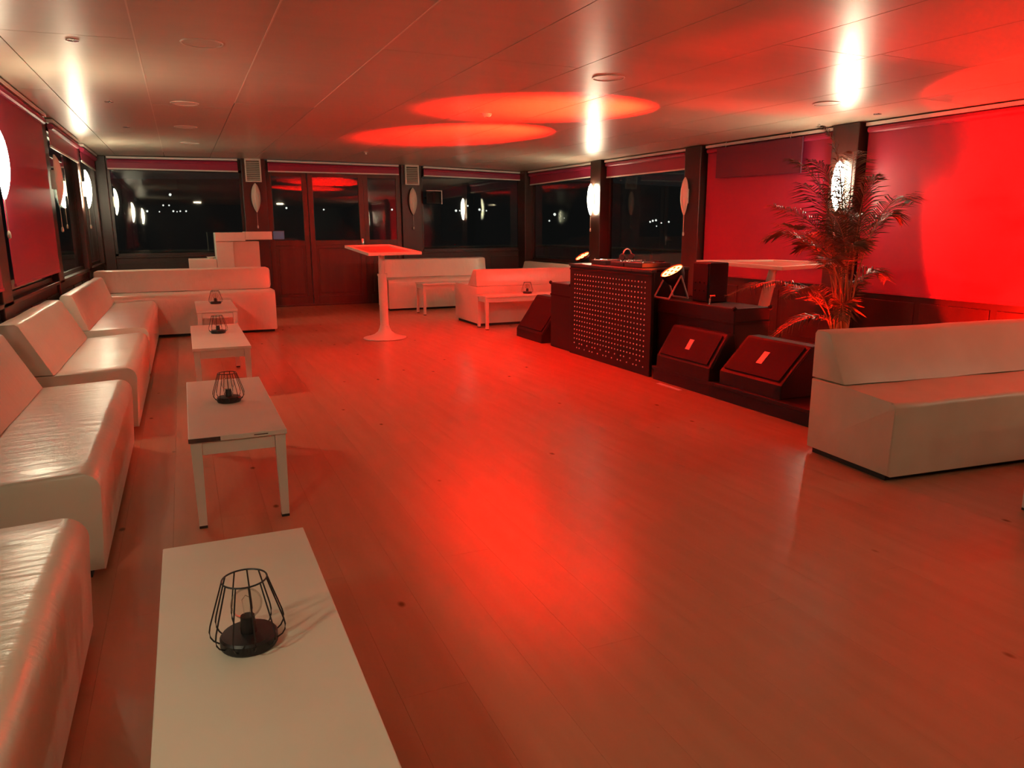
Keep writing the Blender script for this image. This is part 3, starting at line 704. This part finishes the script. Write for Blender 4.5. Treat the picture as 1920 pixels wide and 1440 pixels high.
def deck_player(label, x, y, z=0.945):
    t = thing('disc_player', label, 'disc player', (x, y, z), 0)
    B('body', (-0.16, 0.16, -0.15, 0.15, 0.0, 0.045), M['black'], t, bev=0.005, smooth=0)
    bm = bmesh.new(); lathe(bm, [(0.10, 0.045), (0.10, 0.05), (0.085, 0.054), (0.03, 0.054), (0, 0.052)], 32, c=(-0.03, 0, 0)); finish(bm, 'jog_wheel', M['chrome'], t)
    B('display', (0.09, 0.15, -0.06, 0.06, 0.0455, 0.055), M['grille'], t, smooth=0)
    bm = bmesh.new(); lathe(bm, [(0.010, 0.045), (0.009, 0.055), (0, 0.056)], 12, c=(-0.13, 0.125, 0)); finish(bm, 'knob', M['chrome'], t)
    bm = bmesh.new(); lathe(bm, [(0.010, 0.045), (0.009, 0.055), (0, 0.056)], 12, c=(-0.13, -0.125, 0)); finish(bm, 'knob', M['chrome'], t)
deck_player('black disc player on the booth, farther from the camera', 4.0, 6.66)
deck_player('black disc player on the booth, nearer the large red lamp', 4.0, 6.02)
t = thing('mixer', 'black mixer between the two disc players on the booth', 'mixer', (4.0, 6.31, 0.945))
B('body', (-0.16, 0.16, -0.12, 0.12, 0, 0.04), M['black'], t, bev=0.005, smooth=0)
kn = None
for i in range(4):
    for j in range(4):
        if kn is None:
            bm = bmesh.new(); lathe(bm, [(0.009, 0), (0.008, 0.016), (0, 0.017)], 10); kn = finish(bm, 'knob', M['chrome'], t)
        else: kn2 = kn.copy(); C.objects.link(kn2); kn2.parent = t; kn2.location = (-0.06 + i * 0.055, -0.085 + j * 0.056, 0.04); continue
        kn.location = (-0.06 + i * 0.055, -0.085 + j * 0.056, 0.04)
t = thing('headphones', 'black headphones standing up on the mixer', 'headphones', (3.93, 6.27, 1.003), 0.4)
bm = bmesh.new(); tube(bm, [(0.075 * math.cos(a), 0, 0.03 + 0.075 * math.sin(a)) for a in [PI * k / 12 for k in range(13)]], 0.007, 8); finish(bm, 'headband', M['silverlabel'], t)
for s in (-1, 1):
    bm = bmesh.new(); lathe(bm, [(0, -0.012), (0.03, -0.012), (0.034, 0), (0.03, 0.012), (0, 0.012)], 20, mtx=Matrix.Translation((s * 0.075, 0, 0.03)) @ Matrix.Rotation(PI/2, 4, 'Y')); finish(bm, 'ear_cup', M['black'], t)
t = thing('laptop', 'closed silver laptop on the booth near the far red lamp', 'laptop', (4.2, 6.95 - 0.12, 0.945)); t.location = (4.24, 6.92, 0.945)
B('base', (-0.05, 0.10, -0.12, 0.09, 0, 0.016), M['silverlabel'], t, bev=0.003, smooth=0); B('lid', (-0.05, 0.10, -0.12, 0.09, 0.017, 0.024), M['silverlabel'], t, bev=0.003, smooth=0)

def par_can(name, label, loc, target, r=0.095, beam=None, power=0, cone=40, blend=0.5, stand=True, length=0.10, floor_drop=0.22):
    """lamp body with lens facing target; loc is the lens centre"""
    loc = Vector(loc); d = (Vector(target) - loc).normalized()
    t = thing(name, label, 'stage lamp', loc - Vector((0, 0, floor_drop)))
    q = d.to_track_quat('Z', 'Y').to_matrix().to_4x4(); Mx = Matrix.Translation((0, 0, floor_drop)) @ q
    bm = bmesh.new(); lathe(bm, [(0, -length - 0.03), (r * 0.6, -length - 0.03), (r * 0.92, -length * 0.7), (r * 1.06, -0.02), (r * 1.08, 0.006), (r, 0.006), (r * 0.98, -0.006)], 32, mtx=Mx); finish(bm, 'housing', M['black'], t)
    bm = bmesh.new(); lathe(bm, [(0, -0.002), (r * 0.97, -0.004)], 32, mtx=Mx); lens = finish(bm, 'lens', M['lens'], t)
    bm = bmesh.new()
    for k in range(7):
        a = 2 * PI * k / 6; rr = 0 if k == 6 else r * 0.62
        lathe(bm, [(r * 0.14, -0.001), (r * 0.12, 0.002), (0, 0.003)], 10, mtx=Mx @ Matrix.Translation((rr * math.cos(a), rr * math.sin(a), 0)))
    finish(bm, 'led_collars', M['ledrim'], lens)['kind'] = 'stuff'
    if stand:
        side = d.cross(Vector((0, 0, 1))).normalized() * (r * 1.18)
        c = Vector((0, 0, floor_drop)) - d * 0.04
        for s, nm in ((1, 'yoke_arm'), (-1, 'yoke_arm')):
            for fw in (0.10, -0.10):
                f = Vector((d.x, d.y, 0)).normalized() * fw if (abs(d.x) + abs(d.y)) > 0.01 else Vector((fw, 0, 0))
                bm = bmesh.new(); tube(bm, [c + side * s, Vector((0, 0, 0.008)) + side * s + f], 0.008, 6); finish(bm, nm, M['silverlabel'], t)
        f = Vector((d.x, d.y, 0)).normalized() * 0.1
        bm = bmesh.new(); tube(bm, [side + f + Vector((0, 0, .009)), -side + f + Vector((0, 0, .009))], 0.009, 6); finish(bm, 'stand_bar', M['silverlabel'], t)
        bm = bmesh.new(); tube(bm, [side - f + Vector((0, 0, .009)), -side - f + Vector((0, 0, .009))], 0.009, 6); finish(bm, 'stand_bar', M['silverlabel'], t)
        bm = bmesh.new(); tube(bm, [c + side * 1.18, c + side * 0.9], 0.016, 8); finish(bm, 'yoke_knob', M['silverlabel'], t)
    if power:
        L = bpy.data.lights.new('par_beam', 'SPOT'); L.energy = power; L.color = PAR_RED; L.spot_size = math.radians(cone); L.spot_blend = blend; L.shadow_soft_size = 0.05
        lo = bpy.data.objects.new('par_beam', L); C.objects.link(lo); lo.parent = t
        lo.matrix_local = Matrix.Translation(Vector((0, 0, floor_drop)) + d * 0.02) @ (-(d if beam is None else (Vector(beam) - loc).normalized())).to_track_quat('Z', 'Y').to_matrix().to_4x4()
    return t
par_can('stage_lamp', 'red glowing stage lamp at the far corner of the booth top', (3.82, 6.96, 1.02), (3.82 - .48, 6.96 + .015, 1.02 + .80), beam=(3.25, 8.35, 2.4), r=0.075, power=PAR_SPOT, cone=48, blend=0.9, length=0.015, floor_drop=0.075, stand=False)
par_can('stage_lamp', 'large red glowing stage lamp on a bracket beside the booth', (4.01, 5.64, 0.925), (4.01 - .48, 5.64 + .015, .925 + .80), beam=(3.28, 6.30, 2.4), r=0.10, power=PAR_SPOT, cone=54, blend=0.9, floor_drop=0.245)
par_can('stage_lamp', 'red stage lamp on the floor hidden behind the wedge speakers', (4.60, 4.25, 0.24), (4.60 + .72, 4.25 - .52, .24 + .50), r=0.085, power=PAR_WALL, cone=98, blend=0.12, floor_drop=0.24)

par_can('stage_lamp', 'red stage lamp on the floor shining straight up beside the palm pot', (4.48, 4.62, 0.20), (4.50, 4.42, 1.2), r=0.085, length=0.168, power=PAR_UP, cone=88, blend=0.35, floor_drop=0.20, stand=False)
# black cases and speakers around the booth
def flight_case(label, loc, dims, cat='case'):
    t = thing('equipment_case', label, cat, loc)
    a, b_, c_ = dims
    B('case_body', (0, a, 0, b_, 0, c_), M['blackbox'], t, bev=0.008, smooth=0)
    B('case_rim', (-0.004, a + 0.004, -0.004, b_ + 0.004, c_ * 0.80, c_ * 0.80 + 0.02), M['grille'], t, smooth=0)
    bm = bmesh.new()
    for x in (0, a):
        for y in (0, b_):
            bmesh.ops.create_icosphere(bm, subdivisions=1, radius=0.022, matrix=Matrix.Translation((x, y, c_ - 0.004)))
    finish(bm, 'corner_guards', M['grille'], t)['kind'] = 'stuff'
    return t
flight_case('black case under the large red stage lamp', (3.985, 4.74, 0), (0.36, 1.06, 0.67))
t = thing('loudspeaker', 'black loudspeaker cabinet right of the large red lamp', 'speaker', (4.10, 5.25, 0.671))
B('cabinet', (0, 0.20, -0.03, 0.20, 0, 0.34), M['blackbox'], t, bev=0.01, smooth=0)
B('grille', (-0.008, 0, -0.015, 0.185, 0.02, 0.33), M['grille'], t, smooth=0)
bm = bmesh.new()
for i in range(3):
    for j in range(2): lathe(bm, [(0.010, 0), (0.009, 0.012), (0, 0.013)], 10, mtx=Matrix.Translation((-0.008, 0.03 + i * 0.06, 0.10 + j * 0.07)) @ Matrix.Rotation(-PI/2, 4, 'Y'))
finish(bm, 'knobs', M['grille'], t)
t = thing('microphone_clip', 'small chrome clamp standing on the black case edge', 'clamp', (4.02, 5.10, 0.671))
bm = bmesh.new(); tube(bm, [(0, 0, 0), (0, 0, 0.05), (-0.01, -0.02, 0.075), (0, -0.06, 0.08)], 0.008, 8); finish(bm, 'arm', M['chrome'], t)
bm = bmesh.new(); lathe(bm, [(0.02, 0), (0.02, 0.008), (0, 0.01)], 16); finish(bm, 'foot', M['chrome'], t)

flight_case('tall black bass cabinet left of the studded booth', (3.74, 7.06, 0), (0.45, 0.48, 0.72), 'speaker cabinet')

def wedge(label, loc, rotz, L, bw=0.42, h=0.40, badge=True, group='black wedge floor speakers'):
    """x: width 0..L, face slopes towards -y"""
    t = thing('wedge_speaker', label, 'speaker', loc, rotz, group)
    prof = [(0.0, 0.0), (0.0, 0.10), (bw * 0.62, h), (bw * 0.86, h), (bw, 0.14), (bw, 0.0)]
    bm = bmesh.new(); prism(bm, prof, 0, L, bev=0.008); finish(bm, 'cabinet', M['blackbox'], t, smooth=20)
    n = Vector((-(h - 0.10), bw * 0.62)).normalized()   # (y,z) normal of the face
    p0, p1 = Vector((0.0, 0.10)), Vector((bw * 0.62, h)); a = p0.lerp(p1, 0.08); b_ = p0.lerp(p1, 0.93)
    bm = bmesh.new()
    q = [(0.04, a), (L - 0.04, a), (L - 0.04, b_), (0.04, b_)]
    hexa(bm, [(x, p.x + n.x * k, p.y + n.y * k) for k in (0.001, 0.012) for x, p in q]); finish(bm, 'grille', M['grille'], t, smooth=0)
    if badge:
        a2 = p0.lerp(p1, 0.36); b2 = p0.lerp(p1, 0.66); xc = L * 0.5
        bm = bmesh.new(); q = [(xc - 0.028, a2), (xc + 0.028, a2), (xc + 0.028, b2), (xc - 0.028, b2)]
        hexa(bm, [(x, p.x + n.x * k, p.y + n.y * k) for k in (0.0125, 0.016) for x, p in q]); finish(bm, 'badge', M['silverlabel'], t, smooth=0)['label'] = 'small silver badge'
    for x in (-0.004, L + 0.004):
        bm = bmesh.new(); tube(bm, [(x, 0.02, 0.10), (x, bw * 0.62, h - 0.01)], 0.006, 6)
        finish(bm, 'side_trim', M['grille'], t)
    return t
# faces towards -x: rotz = -90 (local -y -> -x), origin at the far end
ZP = 0.12
t = thing('low_stage', 'low black riser under the two wedge speakers', 'stage', (0, 0, 0))
B('deck_board', (3.70, 4.20, 3.55, 4.60, 0.09, ZP), M['blackbox'], t, bev=0.004, smooth=0)
B('deck_board', (3.70, 3.975, 4.601, 5.45, 0.09, ZP), M['blackbox'], t, bev=0.004, smooth=0)
B('skirt', (3.71, 3.78, 3.56, 5.44, 0.0, 0.089), M['blackbox'], t, smooth=0)
for yy in (3.62, 4.5): B('support', (4.13, 4.19, yy, yy + 0.05, 0.0, 0.089), M['blackbox'], t, smooth=0)
wedge('black wedge speaker beside the booth with a narrow silver badge', (3.70, 5.38, ZP), -PI/2, 0.72, bw=0.27, h=0.36)
wedge('black wedge speaker nearest the right sofa with a silver badge', (3.735, 4.58, ZP), -PI/2, 0.66, h=0.36)
t_w = wedge('black wedge speaker lying at the far left end of the booth row', (3.72, 8.45, 0), -PI/2, 0.72, bw=0.46, h=0.50, badge=False)

t = thing('floor_tape', 'short strip of pale tape on the floor before the black wedge speakers', 'tape', (3.64, 5.10, 0.0))
B('strip', (-0.02, 0.02, -0.16, 0.16, 0.0003, 0.0015), M['alu'], t, smooth=0)
# ------------------------------------------------------------------ plum panel
t = thing('hanging_panel', 'blank dark plum panel hanging high before the lowered blind', 'panel', (0, 0, 0))
bm = bmesh.new()
hexa(bm, [(5.985, 6.22, 1.862), (6.0, 6.22, 1.862), (6.0, 7.60, 1.892), (5.985, 7.60, 1.892), (5.985, 6.22, 2.225), (6.0, 6.22, 2.225), (6.0, 7.60, 2.235), (5.985, 7.60, 2.235)])
finish(bm, 'panel_face', M['sign'], t, smooth=0)
for y in (6.4, 7.45):
    bm = bmesh.new(); tube(bm, [(5.992, y, 2.22), (6.0, y, zc(6.0, y) - 0.002)], 0.004, 6); finish(bm, 'hanger', M['alu'], t)

# ------------------------------------------------------------------ palm
PB = Vector((4.86, 4.49, 0.0))
t = thing('potted_palm', 'tall feathery palm in a dark pot lit red from below', 'plant', PB)
bm = bmesh.new(); lathe(bm, [(0, 0), (0.11, 0), (0.125, 0.02), (0.15, 0.26), (0.158, 0.27), (0.158, 0.29), (0.145, 0.29), (0.14, 0.25), (0, 0.25)], 28); finish(bm, 'pot', M['black'], t)
bm = bmesh.new(); lathe(bm, [(0, 0.262), (0.08, 0.266), (0.139, 0.255)], 20); finish(bm, 'soil', M['soil'], t)
def palm_tip(u, v, y):
    y = y * 1.037; d = ray(u, v); return d * (y / d.y) + Vector((0, 0, CAMZ)) - PB
fr_specs = [  # tip pixel, depth, bend height factor, leaf length
 (1542, 238, 4.55, 0.55, .20), (1600, 285, 4.75, 0.55, .24), (1505, 345, 4.15, 0.6, .24), (1450, 385, 4.45, 0.65, .24), (1718, 380, 4.45, 0.95, .24), (1690, 415, 4.1, .95, .22),
 (1432, 450, 4.65, 0.9, .22), (1365, 555, 4.40, 1.2, .19), (1662, 525, 4.25, 1.05, .20), (1470, 560, 4.2, 1.0, .19), (1640, 330, 4.3, .7, .22), (1560, 400, 3.95, .7, .22), (1480, 300, 4.7, .6, .22),
 (1440, 640, 4.5, 1.5, .16), (1530, 440, 4.25, .8, .24), (1465, 420, 4.05, .8, .22), (1625, 400, 4.6, .8, .24), (1545, 500, 4.1, 1.0, .22), (1600, 545, 4.5, 1.2, .2), (1520, 300, 4.35, .6, .2), (1580, 600, 4.2, 1.4, .17), (1600, 470, 4.0, 1.0, .22), (1500, 470, 4.6, .9, .22), (1575, 340, 4.4, .55, .24)]
for i, (u, v, y, bend, ll) in enumerate(fr_specs):
    tip = palm_tip(u, v, y); rnd = random.Random(100 + i)
    a = rnd.uniform(0, 2 * PI); p0 = Vector((0.05 * math.cos(a), 0.05 * math.sin(a), 0.25))
    hgt = max(tip.z, 0.55)
    # control points: rises, then arches to the tip
    hor = Vector((tip.x, tip.y, 0))
    c1 = p0 + Vector((0, 0, hgt * (0.50 + 0.25 * bend))) + hor * 0.04
    c2 = hor * (0.42 if bend < 0.8 else 0.62) + Vector((0, 0, tip.z + (0.02 + 0.14 * bend if bend > 0.8 else -0.10)))
    N = 26; pts_ = []
    for k in range(N + 1):
        s = k / N; pts_.append((1 - s)**3 * p0 + 3 * (1 - s)**2 * s * c1 + 3 * (1 - s) * s * s * c2 + s**3 * tip)
    bm = bmesh.new(); tube(bm, pts_, 0.0075, 6, taper=0.0015)
    st = finish(bm, 'stem', M['stem'], t)
    bm = bmesh.new()
    s0 = 0.40 if tip.z > 0.9 else 0.30
    nl = 44
    for k in range(nl):
        s = s0 + (0.995 - s0) * k / (nl - 1)
        idx = min(int(s * N), N - 1); f = s * N - idx
        p = pts_[idx].lerp(pts_[idx + 1], f); d = (pts_[idx + 1] - pts_[idx]).normalized()
        side = d.cross(Vector((0, 0, 1)))
        if side.length < 0.1: side = Vector((1, 0, 0))
        side.normalize()
        # twist the leaf plane per frond a little so that some show their flat side
        side = Matrix.Rotation(rnd.uniform(-0.3, 0.3), 3, d) @ side
        env = math.sin(PI * min(1, 0.16 + 0.84 * (k / (nl - 1)) ** 0.9)) ** 0.6
        ln = 1.12 * ll * max(0.35, env) * rnd.uniform(0.85, 1.1)
        for sg in (-1, 1):
            q = (side * sg * 0.80 + d * 0.62 + Vector((0, 0, 0.10))).normalized()
            mid = p + q * ln * 0.5 + Vector((0, 0, 0.0)); end = p + q * ln + Vector((0, 0, -0.28 * ln))
            wv = d * 0.0046
            v = [bm.verts.new(x) for x in (p - wv * 0.5, p + wv * 0.5, mid + wv, end, mid - wv)]
            bm.faces.new(v)
    o = finish(bm, 'leaflets', M['leaf'], st, smooth=0); o['kind'] = 'stuff'

# ------------------------------------------------------------------ assumed ceiling lamps, unseen behind the camera
for x, y in ((0.6, -2.0), (3.4, -2.2)):
    t = thing('assumed_ceiling_lamp', 'assumed warm ceiling lamp over the %s side of the room behind the camera' % ('left' if x < 2 else 'right'), 'lamp', (x, y, zc(x, y)))
    bm = bmesh.new(); lathe(bm, [(0.12, 0), (0.12, -0.02), (0.11, -0.03), (0, -0.03)], 24)
    finish(bm, 'diffuser', mat('assumed_lamp_lit', (0.9, 0.85, 0.75), 0.4, emit=((1.0, 0.78, 0.50), BACK_W)), t)
